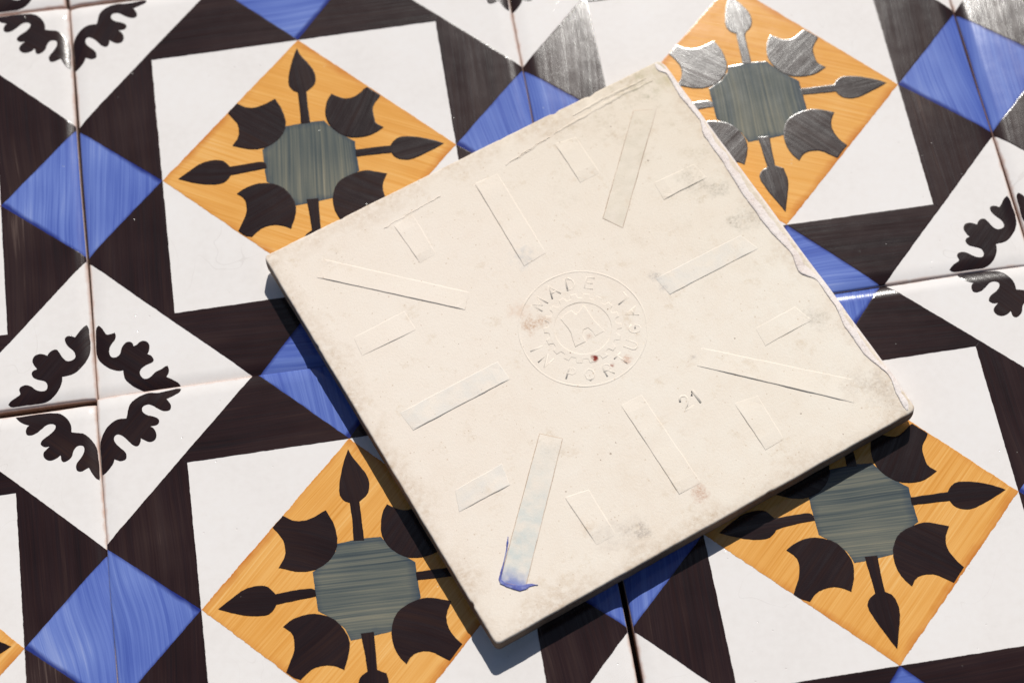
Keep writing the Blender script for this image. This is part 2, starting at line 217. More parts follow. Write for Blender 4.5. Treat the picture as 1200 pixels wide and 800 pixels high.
def bisque_mat():
    """unglazed cream back with its dirt, smudges and rust spots (all fixed to the tile)"""
    g = NT('cream_bisque_back'); tv = g.uv('tile')
    x, y, _z = g.sep(tv)
    a, _ = g.noise(tv, 3.2, 4); b, _ = g.noise(tv, 26, 4, .65); c, _ = g.noise(tv, 190, 3, .7)
    f = g.math('ADD', g.math('ADD', g.math('MULTIPLY', a, .45), g.math('MULTIPLY', b, .27)), g.math('MULTIPLY', c, .28))
    cc = g.ramp(f, [(.30, (.76, .65, .52)), (.46, (.835, .75, .635)), (.60, (.86, .795, .69)), (.75, (.88, .825, .735))])
    # pinker towards the near corner, yellower towards the far one: clay and kiln colour
    cc = g.mix(g.range(g.math('SUBTRACT', y, x), -.6, .3, .15, .5), cc, (.87, .76, .67))
    cc = g.mix(g.range(g.math('ADD', y, x), .2, 1.0, 0, .40), cc, (.74, .64, .47))
    # grime rubbed on the edges
    d = g.math('MAXIMUM', g.math('ABSOLUTE', x), g.math('ABSOLUTE', y))
    e1, _ = g.noise(tv, 7, 4, .7); e2, _ = g.noise(tv, 70, 4, .75)
    em = g.math('MULTIPLY', g.range(g.math('ADD', d, g.math('MULTIPLY', g.math('SUBTRACT', e1, .5), .22)), .445, .54, 0, .9), g.range(e2, .35, .66))
    cc = g.mix(em, cc, (.50, .35, .22))
    e3, _ = g.noise(tv, 11, 5, .75); e4, _ = g.noise(tv, 120, 3, .8)
    rm = g.math('MULTIPLY', g.math('MULTIPLY', g.range(e3, .53, .72, 0, .6), g.range(g.math('ADD', x, g.math('MULTIPLY', y, .6)), .15, .55)), g.range(e4, .36, .62))
    cc = g.mix(rm, cc, (.47, .385, .26))
    # faint yellow-brown bloom in the middle
    e5, _ = g.noise(tv, 15, 5, .8)
    cc = g.mix(g.range(e5, .57, .74, 0, .42), cc, (.56, .41, .25))
    irr, _ = g.noise(tv, 38, 3, .6)
    def spot(px, py, r, colr, amt, sc=170, lo=.34, hi=.68):
        nonlocal cc
        dist = g.math('ADD', g.vmath('DISTANCE', tv, (px, py, 0)), g.math('MULTIPLY', g.math('SUBTRACT', irr, .5), r * 2.6))
        n_, _ = g.noise(tv, sc, 3, .7)
        m = g.math('MULTIPLY', g.range(dist, r, r * .25), g.range(n_, lo, hi))
        cc = g.mix(g.math('MULTIPLY', m, amt * (1.0 if colr[0] - colr[2] > .14 else .62)), cc, tuple(.72 * q + .28 * k for q, k in zip(colr, (.55, .45, .34))) if colr[0] < .3 and r > .012 else colr)
    spot(-.128, -.437, .026, (.16, .14, .15), .9)
    spot(-.150, -.425, .018, (.20, .17, .17), .7)
    spot(-.158, -.425, .045, (.42, .36, .32), .4)
    spot(-.2, -.405, .035, (.45, .38, .35), .35, 60)
    spot(-.0905, .0706, .024, (.50, .28, .15), .8)
    spot(-.065, .062, .020, (.52, .30, .17), .7)
    spot(-.095, .11, .03, (.68, .47, .34), .5, 60)
    spot(.0032, -.0139, .010, (.42, .20, .13), .9)
    spot(-.0136, -.0655, .008, (.30, .06, .035), 1, 120, .36, .48)
    spot(-.0105, -.064, .005, (.24, .035, .025), 1, 60, .20, .30)
    spot(.010, -.0973, .0075, (.32, .07, .04), 1, 120, .40, .52)
    spot(.045, -.10, .012, (.55, .25, .13), .9)
    spot(.0135, -.4249, .022, (.48, .22, .12), .8)
    spot(.423, .151, .03, (.17, .16, .12), .8)
    spot(.409, .062, .02, (.20, .18, .14), .7)
    spot(.446, .052, .035, (.22, .20, .16), .7)
    spot(.385, .2, .035, (.25, .23, .18), .7)
    spot(.431, .424, .03, (.30, .30, .20), .6, 60, .45, .75)
    spot(.465, .465, .06, (.50, .46, .25), .5, 30, .35, .7)
    spot(.40, .458, .06, (.42, .37, .25), .5, 60, .4, .7)
    spot(.46, -.42, .05, (.36, .30, .25), .6)
    spot(.43, -.215, .03, (.24, .22, .19), .7)
    spot(.42, -.38, .045, (.42, .34, .28), .5)
    spot(.195, .035, .014, (.20, .21, .24), .9)
    spot(.196, .005, .012, (.24, .25, .28), .8)
    spot(.165, -.165, .010, (.18, .17, .20), .9)
    spot(-.02, .215, .03, (.42, .47, .52), .55, 80)
    spot(-.20, -.20, .035, (.50, .47, .42), .4, 80)
    # scattered tiny specks
    vo = g.n('ShaderNodeTexVoronoi'); g.l(tv, vo.inputs['Vector']); vo.inputs['Scale'].default_value = 42
    rnd = g.sep(vo.outputs['Color'])
    sp = g.math('MULTIPLY', g.math('LESS_THAN', vo.outputs['Distance'], g.math('MULTIPLY', rnd[1], .10)), g.math('GREATER_THAN', rnd[0], .86))
    cc = g.mix(g.math('MULTIPLY', sp, .7), cc, (.36, .27, .20))
    v2 = g.n('ShaderNodeTexVoronoi'); g.l(tv, v2.inputs['Vector']); v2.inputs['Scale'].default_value = 120
    r2 = g.sep(v2.outputs['Color'])
    cl, _ = g.noise(tv, 6, 3)
    sp2 = g.math('MULTIPLY', g.math('LESS_THAN', v2.outputs['Distance'], g.math('MULTIPLY', r2[1], .22)), g.math('GREATER_THAN', g.math('ADD', r2[0], g.math('MULTIPLY', cl, .5)), .98))
    cc = g.mix(g.math('MULTIPLY', sp2, .42), cc, (.48, .34, .22))
    h = g.math('ADD', g.math('MULTIPLY', b, .5), g.math('MULTIPLY', c, 1.3))
    g2, _ = g.noise(tv, 520, 2, .6)
    n1 = g.bump(h, .30, .00016); n2 = g.bump(g2, .55, .00008, n1)
    n3 = g.bump(g.math('MULTIPLY', sp, -1.0), .6, .0002, n2)
    g.set(Base_Color=cc, Roughness=.88, Normal=n3)
    g.b.inputs['Specular IOR Level'].default_value = .25
    return g
BG = bisque_mat(); M['bisque'] = BG.m

def stained_bar(name, tint, amt, x0, x1):
    """the same bisque with a glaze stain soaked into it, stronger towards one end"""
    m = M['bisque'].copy(); m.name = name
    t = m.node_tree; b = t.nodes['Principled BSDF']
    src = b.inputs['Base Color'].links[0].from_socket
    uvn = t.nodes.new('ShaderNodeUVMap'); uvn.uv_map = 'tile'
    sx = t.nodes.new('ShaderNodeSeparateXYZ'); t.links.new(uvn.outputs[0], sx.inputs[0])
    add = t.nodes.new('ShaderNodeMath'); add.operation = 'ADD'; t.links.new(sx.outputs[0], add.inputs[0]); t.links.new(sx.outputs[1], add.inputs[1])
    mr = t.nodes.new('ShaderNodeMapRange'); t.links.new(add.outputs[0], mr.inputs[0])
    for i, v in enumerate((x0, x1, 0, amt)): mr.inputs[i + 1].default_value = v
    no = t.nodes.new('ShaderNodeTexNoise'); t.links.new(uvn.outputs[0], no.inputs['Vector']); no.inputs['Scale'].default_value = 34; no.inputs['Detail'].default_value = 5
    mr2 = t.nodes.new('ShaderNodeMapRange'); t.links.new(no.outputs['Fac'], mr2.inputs[0])
    for i, v in enumerate((.36, .62, .2, 1)): mr2.inputs[i + 1].default_value = v
    mu = t.nodes.new('ShaderNodeMath'); mu.operation = 'MULTIPLY'; t.links.new(mr.outputs[0], mu.inputs[0]); t.links.new(mr2.outputs[0], mu.inputs[1])
    mx = t.nodes.new('ShaderNodeMix'); mx.data_type = 'RGBA'; t.links.new(mu.outputs[0], mx.inputs[0]); t.links.new(src, mx.inputs[6]); mx.inputs[7].default_value = (*tint, 1)
    out = mx.outputs[2]
    if 'blue' in name:                                       # cobalt soaked in at the lower end
        m3 = t.nodes.new('ShaderNodeMapRange'); t.links.new(add.outputs[0], m3.inputs[0])
        for i, v in enumerate((-.755, -.812, 0, 1)): m3.inputs[i + 1].default_value = v
        m4 = t.nodes.new('ShaderNodeMath'); m4.operation = 'MULTIPLY'; t.links.new(m3.outputs[0], m4.inputs[0]); t.links.new(mr2.outputs[0], m4.inputs[1])
        m5 = t.nodes.new('ShaderNodeMix'); m5.data_type = 'RGBA'; t.links.new(m4.outputs[0], m5.inputs[0]); t.links.new(out, m5.inputs[6]); m5.inputs[7].default_value = (.17, .21, .52, 1)
        out = m5.outputs[2]
    t.links.new(out, b.inputs['Base Color'])
    return m
M['bar_blue'] = stained_bar('blue_stained_bisque', (.55, .62, .61), .70, -.34, -.66)
M['bar_grey'] = stained_bar('grey_stained_bisque', (.68, .69, .67), .38, .9, .2)

M['bar_beige'] = stained_bar('beige_stained_bisque', (.68, .61, .49), .5, -.5, -.2)
M['grime'] = clay_mat('grimy_bar_side', (.62, .50, .39), (.36, .25, .17), (.80, .71, .62))

def run_mat():
    g = NT('pinkish_glaze_run'); tv = g.uv('tile')
    a, _ = g.noise(tv, 16, 4); b, _ = g.noise(tv, 90, 4, .7)
    cc = g.ramp(g.math('ADD', g.math('MULTIPLY', a, .55), g.math('MULTIPLY', b, .45)), [(.32, (.70, .58, .52)), (.45, (.80, .71, .66)), (.62, (.84, .775, .74))])
    e, _ = g.noise(tv, 45, 4, .8)
    cc = g.mix(g.range(e, .56, .70, 0, .7), cc, (.42, .30, .24))
    g.set(Base_Color=cc, Roughness=.5, Normal=g.bump(g.noise(tv, 230, 4, .75)[0], .7, .0003, g.bump(g.math('ADD', a, b), .4, .0004)))
    return g.m
M['run'] = run_mat()

def smear_mat():
    g = NT('cobalt_smear'); tv = g.uv('tile')
    a, _ = g.noise(tv, 60, 4)
    cc = g.ramp(a, [(.35, (.045, .055, .30)), (.55, (.10, .13, .42)), (.72, (.36, .40, .58))])
    g.set(Base_Color=cc, Roughness=.35, Normal=g.bump(a, .4, .0003))
    return g.m
M['smear'] = smear_mat()

def wood_mat():
    g = NT('dark_table_wood'); o = g.n('ShaderNodeTexCoord').outputs['Object']
    a, _ = g.noise(g.mapping(o, (6, 120, 1)), 1, 5, .6)
    cc = g.ramp(a, [(.3, (.035, .018, .011)), (.7, (.11, .06, .038))])
    g.set(Base_Color=cc, Roughness=.6, Normal=g.bump(a, .4, .0005))
    return g.m
M['wood'] = wood_mat()

# ------------------------------------------------------------------ geometry helpers
HALF = .4986
DSTEPS = [0, .0006, .0016, .0030, .0050, .0075, .0110, .0150, .0200, .0260, .0340]

def drop(d):
    """how far the glaze surface falls below the flat of the tile at distance d from its edge"""
    z = 0.0
    if d < .034: z += .0046 * (1 - d / .034) ** 2
    if d < .005: z += .0052 * (1 - math.sqrt(max(0.0, 1 - (1 - d / .005) ** 2)))
    return z

class Form:
    """one tile's own slight unevenness: wavy edges, so that seams are never ruler-straight"""
    def __init__(self, seed):
        r = random.Random(seed)
        self.k = [[(r.uniform(.0002, .0007), r.uniform(3, 22), r.uniform(0, 6.3)) for _ in range(4)] for _ in range(4)]
        self.bow = [r.uniform(-.0008, .0008) for _ in range(4)]
        self.lv = [r.uniform(.7, 1.35) for _ in range(4)]
    def wave(self, i, t):
        return sum(a * math.sin(f * t + p) for a, f, p in self.k[i]) + self.bow[i] * (1 - 4 * t * t)
    def pt(self, x, y, off=0.0):
        dl, dr, db, dt = HALF + x, HALF - x, HALF + y, HALF - y
        z = -(drop(dl) * self.lv[0] + drop(dr) * self.lv[1] + drop(db) * self.lv[2] + drop(dt) * self.lv[3])
        fx = lambda d: max(0.0, 1 - d / .06)
        X = x + self.wave(0, y) * fx(dl) + self.wave(1, y) * fx(dr)
        Y = y + self.wave(2, x) * fx(db) + self.wave(3, x) * fx(dt)
        return Vector((X, Y, z + off)) * S
    def nrm(self, x, y):
        e = .0002
        c = lambda v: max(-HALF + 1e-6, min(HALF - 1e-6, v))
        a = self.pt(c(x + e), y) - self.pt(c(x - e), y); b = self.pt(x, c(y + e)) - self.pt(x, c(y - e))
        return a.cross(b).normalized()

def area2(p): return sum(p[i][0] * p[(i + 1) % len(p)][1] - p[(i + 1) % len(p)][0] * p[i][1] for i in range(len(p)))

def link(name, me, mats, parent=None, label=None):
    o = bpy.data.objects.new(name, me); col.objects.link(o)
    for m in (mats if isinstance(mats, list) else [mats]): me.materials.append(m)
    if parent is not None: o.parent = parent
    if label: o['label'] = label
    return o

def uv_layers(me, xy, ang=0.0, off=(0, 0)):
    """two UV maps: position on the tile, and the same turned along the brush"""
    t = me.uv_layers.new(name='tile'); s = me.uv_layers.new(name='stroke')
    ca, sa = math.cos(ang), math.sin(ang)
    for lp in me.loops:
        x, y = xy[lp.vertex_index]
        t.data[lp.index].uv = (x, y)
        s.data[lp.index].uv = (ca * x + sa * y + off[0], -sa * x + ca * y + off[1])

def smooth_outline(pts, sharp=52):
    """one corner-cutting pass that leaves the pointed tips alone"""
    n = len(pts); out = []
    for i in range(n):
        a, b, c = Vector(pts[i - 1]), Vector(pts[i]), Vector(pts[(i + 1) % n])
        u, v = b - a, c - b
        ang = math.degrees(abs(u.angle_signed(v))) if u.length > 1e-7 and v.length > 1e-7 else 0
        if ang > sharp: out.append(b)
        else: out += [b.lerp(a, .25), b.lerp(c, .25)]
    return out

def wobble(pts, step=.004, amp=.0006, seed=0, clip=HALF - .0012):
    """resample an outline and shake it a little, as a brush edge is"""
    n = len(pts); out = []
    for i in range(n):
        a, b = Vector(pts[i]), Vector(pts[(i + 1) % n])
        L = (b - a).length
        if L < 1e-6: continue
        k = max(1, int(L / step)); t = (b - a) / L; nn = Vector((-t.y, t.x))
        for j in range(k):
            p = a.lerp(b, j / k)
            q = Vector((p.x * 60 + seed * 3.1, p.y * 60, seed * 1.7))
            q2 = q * 4.5
            d = noise.noise(q) * 1.3 + noise.noise(q2) * .9
            fade = 1.0 if (len(pts) > 8) else min(1.0, (j + .5) / 2, (k - j + .5) / 2)
            p = p + nn * (d * amp * fade)
            out.append(Vector((max(-clip, min(clip, p.x)), max(-clip, min(clip, p.y)))))
    res = []
    for p in out:
        if not res or (p - res[-1]).length > 2e-4: res.append(p)
    return res

POOL = .0034                                              # width of the rounded shoulder where the glaze pooled
def inset_ring(P, nor, want):
    """per-point inset that never lets two sides of a narrow tip cross"""
    A = np.array([(p.x, p.y) for p in P]); n = len(A)
    arc = np.concatenate([[0], np.cumsum(np.linalg.norm(np.roll(A, -1, 0) - A, axis=1))]); tot = arc[-1]; arc = arc[:-1]
    D = np.linalg.norm(A[:, None] - A[None], axis=2)
    ga = np.abs(arc[:, None] - arc[None]); ga = np.minimum(ga, tot - ga)
    D = np.where(ga < D * 1.25 + .0005, 9.0, D)           # only count points met across the shape, not along it
    w = np.minimum(want, .30 * D.min(axis=1))
    for _ in range(3): w = np.minimum(w, (np.roll(w, 1) + np.roll(w, -1)) / 2 + .00015)
    w = np.maximum(w, .00008)
    return [P[k] - nor[k] * float(w[k]) for k in range(n)]

def film(name, outline, form, mat, parent, off, ang, seed, label=None, pool=.00040, lean=3.4):
    """a painted area: a coat of glaze that follows the tile surface and thickens to a soft shoulder at its edge"""
    if area2(outline) < 0: outline = outline[::-1]
    P = [Vector((p[0], p[1])) for p in outline]; n = len(P); nor = []
    for k in range(n):
        t = P[(k + 1) % n] - P[k - 1]; t = t.normalized() if t.length > 0 else Vector((1, 0)); nor.append(Vector((t.y, -t.x)))
    ins = inset_ring(P, nor, POOL)
    K = .001
    bm = bmesh.new()
    onedge = lambda p: max(abs(p.x), abs(p.y)) > HALF - .0020
    vo = [bm.verts.new((P[k].x, P[k].y, K if onedge(P[k]) else 0)) for k in range(n)]
    vi = [bm.verts.new((ins[k].x, ins[k].y, K)) for k in range(n)]
    for k in range(n):
        try: bm.faces.new((vo[k], vo[(k + 1) % n], vi[(k + 1) % n], vi[k]))
        except ValueError: pass
    es = [bm.edges.get((vi[k], vi[(k + 1) % n])) for k in range(n)]
    bmesh.ops.triangle_fill(bm, use_beauty=True, use_dissolve=False, edges=es, normal=(0, 0, 1))
    if any(max(abs(v.co.x), abs(v.co.y)) > .46 for v in bm.verts):
        for d in DSTEPS[1:]:
            for nx, ny in ((1, 0), (-1, 0), (0, 1), (0, -1)):
                q = HALF - d
                bmesh.ops.bisect_plane(bm, geom=bm.verts[:] + bm.edges[:] + bm.faces[:], dist=1e-6, plane_co=(nx * q, ny * q, 0), plane_no=(nx, ny, 0))
    bm.normal_update()
    for f in bm.faces:
        if f.normal.z < 0: f.normal_flip()
    bm.verts.ensure_lookup_table(); bm.verts.index_update()
    xy = [(v.co.x, v.co.y) for v in bm.verts]; kk = [min(1.0, max(0.0, v.co.z / K)) for v in bm.verts]
    faces = [[v.index for v in f.verts] for f in bm.faces]
    border = []; on = {}
    for e in bm.edges:
        if len(e.link_faces) == 1:
            f = e.link_faces[0]; a, b = e.verts
            vl = list(f.verts); i = vl.index(a)
            pr = (a.index, b.index) if vl[(i + 1) % len(vl)] is b else (b.index, a.index)
            border.append(pr)
            t = Vector((xy[pr[1]][0] - xy[pr[0]][0], xy[pr[1]][1] - xy[pr[0]][1], 0))
            o_ = Vector((t.y, -t.x, 0)).normalized() if t.length > 0 else Vector((0, 0, 0))
            for v in pr: on[v] = on.get(v, Vector((0, 0, 0))) + o_
    bm.free()
    V = [form.pt(x, y, off + pool * math.sin(k * math.pi / 2) - pool * .5) for (x, y), k in zip(xy, kk)]
    N = []
    tl = math.tan(math.radians(lean))
    for v, ((x, y), k) in enumerate(zip(xy, kk)):
        nn = form.nrm(x, y)
        if v in on and k < .5 and on[v].length > 0: nn = (nn + on[v].normalized() * tl).normalized()
        N.append(nn)
    XY = list(xy)
    for a, b in border:                                   # edge of the coat, down to just under the glaze below
        k = len(V)
        t = (V[b] - V[a]); o3 = t.cross(Vector((0, 0, 1)))
        o3 = o3.normalized() if o3.length > 0 else Vector((1, 0, 0))
        dz = Vector((0, 0, (off + .0001) * S))
        V += [V[a].copy(), V[b].copy(), V[b] - dz, V[a] - dz]
        N += [o3] * 4; XY += [xy[a], xy[b], xy[b], xy[a]]
        faces.append([k + 1, k, k + 3, k + 2])
    me = bpy.data.meshes.new(name)
    me.from_pydata(V, [], faces)
    for p in me.polygons: p.use_smooth = True
    r = random.Random(seed)
    uv_layers(me, XY, ang, (r.uniform(0, 50), r.uniform(0, 50)))
    me.normals_split_custom_set_from_vertices(N)
    return link(name, me, mat, parent, label)

THICK = .052
def front_tile_body(form, parent):
    lo = [-HALF + d for d in DSTEPS]; hi = [HALF - d for d in DSTEPS][::-1]
    mid = [-.46 + .04 * k for k in range(24)]
    g = sorted(lo + mid + hi); n = len(g)
    xy = [(x, y) for y in g for x in g]
    V = [form.pt(x, y) for x, y in xy]; N = [form.nrm(x, y) for x, y in xy]
    F = [[j * n + i, j * n + i + 1, (j + 1) * n + i + 1, (j + 1) * n + i] for j in range(n - 1) for i in range(n - 1)]
    me = bpy.data.meshes.new('white_glaze'); me.from_pydata(V, [], F)
    for p in me.polygons: p.use_smooth = True
    uv_layers(me, xy, 0.0, (sum(form.bow) * 9000 % 37, form.lv[0] * 71 % 41)); me.normals_split_custom_set_from_vertices(N)
    link('white_glaze', me, M['white'], parent)
    # clay body under the glaze
    ring = [(g[i], g[0]) for i in range(n)] + [(g[-1], g[j]) for j in range(1, n)] + [(g[i], g[-1]) for i in range(n - 2, -1, -1)] + [(g[0], g[j]) for j in range(n - 2, 0, -1)]
    m = len(ring); V = []; F = []
    levels = [(0.0, 0.0), (-.004, .0), (-.03, .0006), (-THICK + .003, .001), (-THICK, .003)]
    for dz, ins in levels:
        for k, (x, y) in enumerate(ring):
            p = form.pt(x, y); sx = (abs(x) == HALF) * math.copysign(1, x); sy = (abs(y) == HALF) * math.copysign(1, y)
            j = noise.noise(Vector((x * 30, y * 30, dz * 200))) * .0004
            z = p.z if dz == 0 else (p.z + dz * S if dz == -.004 else dz * S)
            V.append(Vector((p.x - sx * (ins + j * (dz < 0)) * S, p.y - sy * (ins + j * (dz < 0)) * S, z - (.00002 if dz == 0 else 0))))
    for a in range(len(levels) - 1):
        for k in range(m):
            F.append([a * m + k, (a + 1) * m + k, (a + 1) * m + (k + 1) % m, a * m + (k + 1) % m][::1])
    F.append([(len(levels) - 1) * m + k for k in range(m)][::-1])
    me = bpy.data.meshes.new('clay_body'); me.from_pydata(V, [], F)
    for p in me.polygons: p.use_smooth = len(p.vertices) == 4
    me.validate()
    link('clay_body', me, M['clay'], parent)

def empty(name, label, cat, group=None):
    o = bpy.data.objects.new(name, None); col.objects.link(o); o.empty_display_size = .02
    o['label'] = label; o['category'] = cat
    if group: o['group'] = group
    return o

# ------------------------------------------------------------------ the painted tiles
m_, t_ = .3234, .1703
TIP = {'t': (.009, .3234), 'r': (.3234, -.008), 'b': (-.002, -.3234), 'l': (-.3234, .005)}

def painted_tile(ix, iy, dx, dy, rot, z, tilt, seed, turn, label):
    """turn: the tile was laid a quarter turn round, so its brush strokes run the other way"""
    r = random.Random(seed)
    root = empty('painted_tile', label, 'tile', 'painted tiles laid edge to edge')
    form = Form(seed)
    front_tile_body(form, root)
    E = HALF + .004
    q = math.pi / 2 if turn else 0.0
    ja = lambda s=.10: r.uniform(-s, s)
    jit = lambda p, s=.0012: [(a + r.uniform(-s, s), b + r.uniform(-s, s)) for a, b in p]
    def shift(p, s=.0016):
        ox, oy = r.uniform(-s, s), r.uniform(-s, s); out = []
        for a, b in p:
            a += ox; b += oy; e = abs(a) + abs(b) - .3205
            if e > 0: a -= math.copysign(e / 2, a); b -= math.copysign(e / 2, b)
            out.append((a, b))
        return out
    T = TIP
    # half diamonds of blue at the four edges
    for tip, a, b, an in ((T['l'], (-E, t_ + .004), (-E, -t_ - .004), math.pi / 2), (T['r'], (E, -t_ - .004), (E, t_ + .004), math.pi / 2),
                          (T['t'], (t_ + .004, E), (-t_ - .004, E), q), (T['b'], (-t_ - .004, -E), (t_ + .004, -E), 0.0)):
        film('blue_triangle', wobble([a, b, tip], amp=.0006, seed=seed + an), form, M['blue'], root, .00040, an + ja(.16), r.random())
    # brown frame in four pieces, one round each corner
    for sx, sy, t1, t2 in ((-1, 1, T['t'], T['l']), (1, 1, T['t'], T['r']), (1, -1, T['b'], T['r']), (-1, -1, T['b'], T['l'])):
        c = (sx * m_, sy * m_)
        k = .335
        # two arms with their own brush directions share the corner
        pv = [(sx * E, sy * (t_ - .004)), (sx * k, sy * k), c, t2]
        ph = [(sx * (t_ - .004), sy * E), (sx * k, sy * k), c, t1]
        film('brown_band', wobble(pv, amp=.0006, seed=seed + sx * 2 + sy), form, M['brown'], root, .00078, math.pi / 2 + ja(.05), r.random())
        film('brown_band', wobble(ph, amp=.0006, seed=seed + sx * 3 + sy), form, M['brown'], root, .00086, 0 + ja(.05), r.random())
    # ochre diamond with its motifs
    od = [T['t'], T['r'], T['b'], T['l']]
    film('orange_diamond', wobble(od, step=.003, amp=.0012 if turn else .0008, seed=seed + 5), form, M['orange'], root, .00050, (math.radians(42) if turn else math.radians(-26)) + ja(.05), r.random())
    oc = [(a * 1.035, b * 1.035) for a, b in TRACED['oct']]
    film('grey_octagon', wobble(shift(oc), step=.0022, amp=.0006, seed=seed + 6), form, M['grey'], root, .00110, (0.03 if turn else math.pi / 2) + ja(.08), r.random())
    for k, an in (('pet_tr', .8), ('pet_tl', -.6), ('pet_bl', .8), ('pet_br', -.6)):
        film('petal', wobble(smooth_outline(shift(jit(TRACED[k], .0006))), amp=.0005, seed=seed + 7), form, M['motif'], root, .00160, an + ja(.25), r.random())
    for k, an in (('sp_t', math.pi / 2), ('sp_r', 0), ('sp_b', math.pi / 2), ('sp_l', 0)):
        film('arrow', wobble(smooth_outline(shift(jit(TRACED[k], .0005), .0015)), amp=.0005, seed=seed + 8), form, M['motif'], root, .00148, an + ja(.15), r.random())
    for k, an in (('orn_tl', .8), ('orn_tr', -.8), ('orn_br', .8), ('orn_bl', -.8)):
        film('corner_scroll', wobble(smooth_outline(TRACED[k], 75), step=.003, amp=.0005, seed=seed + 9), form, M['motif'], root, .00060, an + ja(.25), r.random())
    root.location = ((ix + .5 + dx) * S, (-iy - .5 + dy) * S, z * S)
    root.rotation_euler = (math.radians(tilt[0]), math.radians(tilt[1]), rot)
    return root

# tilt: (about X, about Y) in degrees
painted_tile(0, 0, .00015, -.00266, -.00334, 0, (.35, -.6), 11, False, "painted tile behind the upper left side of the face-down tile, its orange diamond showing")
painted_tile(1, 0, -.00056, -.0022, .00066, -.0015, (-.55, .45), 23, False, 'painted tile shining grey in the glare behind the chipped edge of the face-down tile')
painted_tile(0, 1, -.0037, .00362, -.0006, 0, (.1, -.15), 37, True, "painted tile under the face-down tile's lower left side, octagon streaked sideways, bottom edge cut off")
painted_tile(1, 1, .0034, .0034, .00369, -.001, (-.1, .1), 41, True, "painted tile under the face-down tile's lower right side, orange diamond ending above the bottom edge")
painted_tile(-1, 0, .00171, .00199, -.00148, .001, (.1, .1), 53, False, "painted tile cut off at the left edge, just above the wide dark seam")
painted_tile(-1, 1, 0, -.00595, .00083, -.005, (0, .1), 61, True, 'painted tile cut off at the lower left corner, just below the wide dark seam')
painted_tile(2, 0, -.0018, -.0021, -.00099, .016, (-2.0, -2.9), 71, False, 'painted tile cut off at the upper right corner, a pale blue triangle against the seam')
painted_tile(-1, -1, -.00123, .00154, .00015, 0, (0, 0), 83, False, "sliver of a painted tile in the upper left corner, left of the seam")
painted_tile(0, -1, .00011, .00051, -.0002, 0, (0, 0), 97, False, "thin white sliver of a painted tile at the top edge, right of the corner seam")

# ------------------------------------------------------------------ the tile lying face down
ft = empty('flipped_tile', "cream tile lying face down on the painted ones, raised bars and round stamp on back", 'tile')
FZ = .0035
ft.location = (1.0163528 * S, -1.03475222 * S, FZ * S)
ft.rotation_euler = (0, 0, .36803315)
FH = .4935; FT = .0515                                        # half size and thickness (the back is at FZ + FT)

def rsq(ins, rad, k, n):
    """point k of n round a rounded square inset by ins"""
    h = FH - ins; rr = max(rad - ins, .0008)
    per = 4 * (2 * (h - rr)) + 2 * math.pi * rr; s = per * k / n
    side, arc = 2 * (h - rr), math.pi * rr / 2
    for q in range(4):
        a = q * math.pi / 2
        if s <= side:
            x, y = -(h - rr) + s, -h
            nx, ny = 0, -1; break
        s -= side
        if s <= arc:
            t = s / rr - math.pi / 2
            x, y = (h - rr) + rr * math.cos(t), -(h - rr) + rr * math.sin(t); nx, ny = math.cos(t), math.sin(t); break
        s -= arc
    c, sn = math.cos(a), math.sin(a)
    return c * x - sn * y, sn * x + c * y, c * nx - sn * ny, sn * nx + c * ny

def slab(name, levels, mats, n=720, cap_first=False, cap_last=True, ragged=.0009):
    """stack of (inset, z, radius) rings joined into a skin"""
    V = []; F = []; XY = []
    for li, (ins, z, rad) in enumerate(levels):
        for k in range(n):
            x, y, nx, ny = rsq(ins, rad, k, n)
            e = noise.noise(Vector((x * 22, y * 22, 3.3))) * ragged + noise.noise(Vector((x * 90, y * 90, z * 60))) * ragged * .5
            chip = max(0.0, noise.noise(Vector((x * 34, y * 34, 9.1))) - .42) * .016 * max(0.0, 1 - ins / .008) * (1 if z > FT * .6 else 0)
            f = max(0.0, 1 - ins / .03)
            d = (e - chip) * f
            zz = z + (noise.noise(Vector((x * 12, y * 12, 5))) * .0007 * max(0.0, 1 - ins / .03) - chip * .5 * max(0.0, 1 - ins / .008)) * (1 if z > FT * .6 else 0)
            V.append(((x + nx * d) * S, (y + ny * d) * S, zz * S)); XY.append((x, y))
    L = len(levels)
    for a in range(L - 1):
        for k in range(n):
            F.append([a * n + k, a * n + (k + 1) % n, (a + 1) * n + (k + 1) % n, (a + 1) * n + k])
    if cap_last: F.append([(L - 1) * n + k for k in range(n)])
    if cap_first: F.append([k for k in range(n)][::-1])
    me = bpy.data.meshes.new(name); me.from_pydata(V, [], F)
    for p in me.polygons: p.use_smooth = len(p.vertices) == 4
    uv_layers(me, XY)
    if len(mats) > 1:
        for p in me.polygons:
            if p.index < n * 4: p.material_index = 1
    return link(name, me, mats, ft)

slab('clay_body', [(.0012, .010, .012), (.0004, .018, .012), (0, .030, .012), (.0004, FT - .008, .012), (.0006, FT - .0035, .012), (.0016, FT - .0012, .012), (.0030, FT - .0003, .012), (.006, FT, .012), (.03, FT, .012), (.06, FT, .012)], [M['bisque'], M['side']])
slab('front_glaze', [(.06, .0003, .012), (.034, .0004, .012), (.016, .0022, .012), (.006, .0046, .012), (.002, .0080, .012), (.0009, .0120, .012)], [M['white']], cap_first=True, cap_last=False, ragged=.0006)

